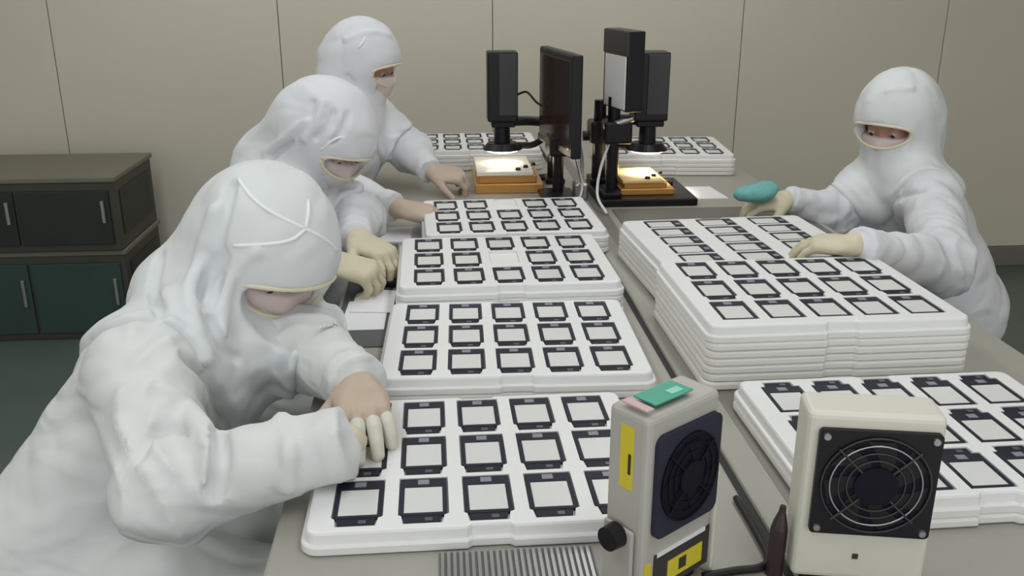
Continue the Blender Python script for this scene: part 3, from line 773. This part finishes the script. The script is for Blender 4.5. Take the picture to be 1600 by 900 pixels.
# ------------------------------------------------------------------ fans blowing ionised air
def blower(x, y, rz, wd, dp, z0, z1, label, face, ring, screws, stickers):
    """local x along the front face, y to the back; origin at the front left foot"""
    t = thing('ionizer_fan', label, 'fan', (x, y, TZ), rz); H0, H1 = z0-TZ, z1-TZ
    case = bmesh.new(); bbox(case, 0, wd, 0, dp, H0, H1, bev=.007, seg=3); cs = new_obj('case', case, CREAM if screws else CREAM2, t, smooth=False)
    # square grille plate with rounded corners, ring guard, hub and blades
    gx, gz, gh = wd/2+(.004 if not screws else .004), H1-wd*.5-.012+(.004 if screws else -.012), wd*.442
    Mf = Matrix.Translation((gx, 0, gz)) @ Matrix.Rotation(R(90), 4, 'X')
    gv = gh*(1.0 if screws else 1.18)
    n = 24; ro = [(gh*.88*math.cos(2*math.pi*(k+.5)/n), gh*.88*math.sin(2*math.pi*(k+.5)/n)) for k in range(n)]
    bm = bmesh.new(); prism(bm, rrect(gh, gv, gh*(.08 if screws else .22)), .0, .006, Mf); g = new_obj('grille_plate', bm, face, t)
    bm = bmesh.new(); prism(bm, [(gh*.90*math.cos(2*math.pi*k/40), gh*.90*(1 if screws else 1.12)*math.sin(2*math.pi*k/40)) for k in range(40)], .006, .0068, Mf); new_obj('fan_well', bm, NAVYD, g)
    for r_, m2 in ring:
        bm = bmesh.new(); torus(bm, (0, 0, .0085), (0, 0, 1), gh*r_, gh*.018, 40, 6)
        if not screws: bmesh.ops.transform(bm, matrix=Matrix.Diagonal((1, 1.12, 1, 1)), verts=bm.verts)
        bmesh.ops.transform(bm, matrix=Mf, verts=bm.verts); new_obj('guard_ring', bm, m2, g, smooth=True)
    bm = bmesh.new(); prism(bm, [(gh*.36*math.cos(2*math.pi*k/28), gh*.36*math.sin(2*math.pi*k/28)) for k in range(28)], .0068, .0105, Mf); new_obj('fan_hub', bm, NAVYD, g)
    for k in range(7):
        a = 2*math.pi*k/7; pts = []
        for q in range(5):
            rr = gh*(.36+.125*q); aa = a+.10*q; pts.append((rr*math.cos(aa), rr*math.sin(aa)))
        for q in range(4, -1, -1):
            rr = gh*(.36+.125*q); aa = a+.10*q+.55; pts.append((rr*math.cos(aa), rr*math.sin(aa)))
        bm = bmesh.new(); prism(bm, pts, .0069, .0078, Mf); new_obj('fan_blade', bm, BLACK if screws else NAVYD, g)
    for k in range(4):
        a = R(45+90*k); bm = bmesh.new(); cyl(bm, (gh*.36*math.cos(a), gh*.36*math.sin(a), .0095), (gh*.95*math.cos(a), gh*.95*math.sin(a), .0095), gh*.02, gh*.02, 8)
        bmesh.ops.transform(bm, matrix=Mf, verts=bm.verts); new_obj('guard_spoke', bm, ring[0][1], g)
    if screws:
        for sx in (-1, 1):
            for sz in (-1, 1):
                bm = bmesh.new(); cyl(bm, (sx*gh*.88, sz*gh*.88, .006), (sx*gh*.88, sz*gh*.88, .009), .0042, .0036, 14)
                bmesh.ops.transform(bm, matrix=Mf, verts=bm.verts); new_obj('screw', bm, STEEL, g)
    for nm, m2, (a0, a1, b0, b1, c0, c1), lab in stickers:
        o = new_obj(nm, box(a0, a1, b0, b1, c0, c1), m2, cs if nm != 'bracket_arm' else t)
        if lab: tag(o, lab)
    # foot
    new_obj('foot', box(.012, wd-.012, .008, dp-.006, 0, H0+.002, bev=.003), BLACK, t)
    return t
# fan turned away to the right, before the nearest tray
W1 = .113; D1 = .055; H1 = .984-TZ; z0 = .764
N = W1
stk = [('warning_sticker', YEL, (-.0006, .0008, .018, .036, H1-.093, H1-.022), 'yellow warning sticker on the side'),
       ('sticker_mark', YELD, (-.0010, .0004, .021, .0245, H1-.075, H1-.052), None),
       ('sticker_mark', YEL, (-.0009, .0004, .028, .034, H1-.088, H1-.082), None),
       ('green_label', TEAL, (.020, .078, .010, .040, H1-.0006, H1+.0008), 'green label on top'),
       ('label_print', TEALL, (.052, .070, .016, .026, H1+.0004, H1+.0014), None),
       ('pink_label', PINK, (.003, .0135, .006, .040, H1-.0006, H1+.0009), 'pale pink label on top'),
       ('front_recess', GREYP, (.018, W1-.004, -.0012, .001, .018, .066), 'dark grey lower front panel'),
       ('white_stripe', PAPERW, (.022, W1-.012, -.0016, .001, .062, .067), 'white printed stripe'),
       ('warning_sticker', YEL, (.040, W1-.016, -.0020, .001, .026, .050), 'yellow warning sticker on the front'),
       ('sticker_mark', YELD, (.058, .070, -.0024, .001, .032, .046), None),
       ('warning_sticker', YEL, (.004, .014, -.0012, .001, .030, .060), None)]
b1 = blower(.197, .800, R(36), W1, D1, z0, .978, 'grey ionizer fan with yellow stickers and navy grille, green label on top', NAVY, [(.88, NAVYD), (.70, NAVYD), (.52, NAVYD)], False, stk)
sd = new_obj('side_bracket', box(-.0065, -.0015, .010, .050, 0, .098, bev=.002), CREAM2, b1)
bm = bmesh.new(); cyl(bm, (-.006, .030, .088), (-.022, .030, .088), .014, .013, 20); new_obj('tilt_knob', bm, BLACK, sd, smooth=False)
new_obj('side_bracket', box(W1+.001, W1+.006, -.003, .042, 0, .128, bev=.002), CREAM, b1)
# fan facing the camera at the right corner
W2 = .139; H2 = .962-TZ
stk = [('front_screw', GREYP, (.062, .068, -.001, .001, .040, .046), None)]
b2 = blower(.373, .838, R(-11), W2, .055, .762, .962, 'cream ionizer fan facing the camera, black round grille with four screws', BLACK, [(.90, GREYP), (.76, STEEL), (.62, GREYP), (.48, GREYP)], True, stk)
bm = bmesh.new(); tube(bm, spline([(-.014, .020, 0), (-.013, .022, .05), (-.0105, .024, .085)], 5), [.010]*6+[.0095, .008, .006, .004, .0035], 10); new_obj('side_bracket', bm, mat('maroon_black', (.035, .018, .02), .4, noise=.1), b2)
cable([(.366, 1.010, TZ+.005), (.3665, .94, TZ+.005), (.364, .885, TZ+.005), (.350, .866, TZ+.005), (.32, .862, TZ+.005), (.28, .855, TZ+.005)], .0045, BLACK, 'black power cord lying on the bench between the two fans')

# ------------------------------------------------------------------ dark cabinets by the back left wall
def cabinet(x0, x1, y0, y1, z0, z1, label, front, nd):
    t = thing('equipment_cabinet', label, 'cabinet', ((x0+x1)/2, (y0+y1)/2, z0)); hx, hy, h = (x1-x0)/2, (y1-y0)/2, z1-z0
    new_obj('body', box(-hx, hx, -hy, hy, 0, h-.02, bev=.005), CAB, t)
    new_obj('top', box(-hx-.008, hx+.008, -hy-.008, hy+.008, h-.02, h, bev=.004), CABT, t)
    wdt = (2*hx-.03)/nd
    for k in range(nd):
        a = -hx+.015+k*wdt; d = new_obj('door', box(a+.006, a+wdt-.006, -hy-.012, -hy+.002, .03, h-.05, bev=.003), front, t)
        new_obj('handle', box(a+wdt-.035, a+wdt-.022, -hy-.026, -hy-.011, h*.4, h*.7, bev=.003), STEEL, d)
    tag(new_obj('side_panel', box(hx-.001, hx+.004, -hy+.05, hy-.05, .05, h-.06, bev=.001, seg=1), CABD, t), 'darker recessed side panel')
cabinet(-1.95, -1.225, 3.56, 4.02, 0, .365, 'low dark green cabinet on the floor by the left wall', CABG, 2)
cabinet(-1.95, -1.225, 3.54, 4.02, .366, .655, 'dark olive equipment case stacked on the low green cabinet', CABD, 2)

for k, o in PROTO.items():
    if k not in USED: bpy.data.objects.remove(o)
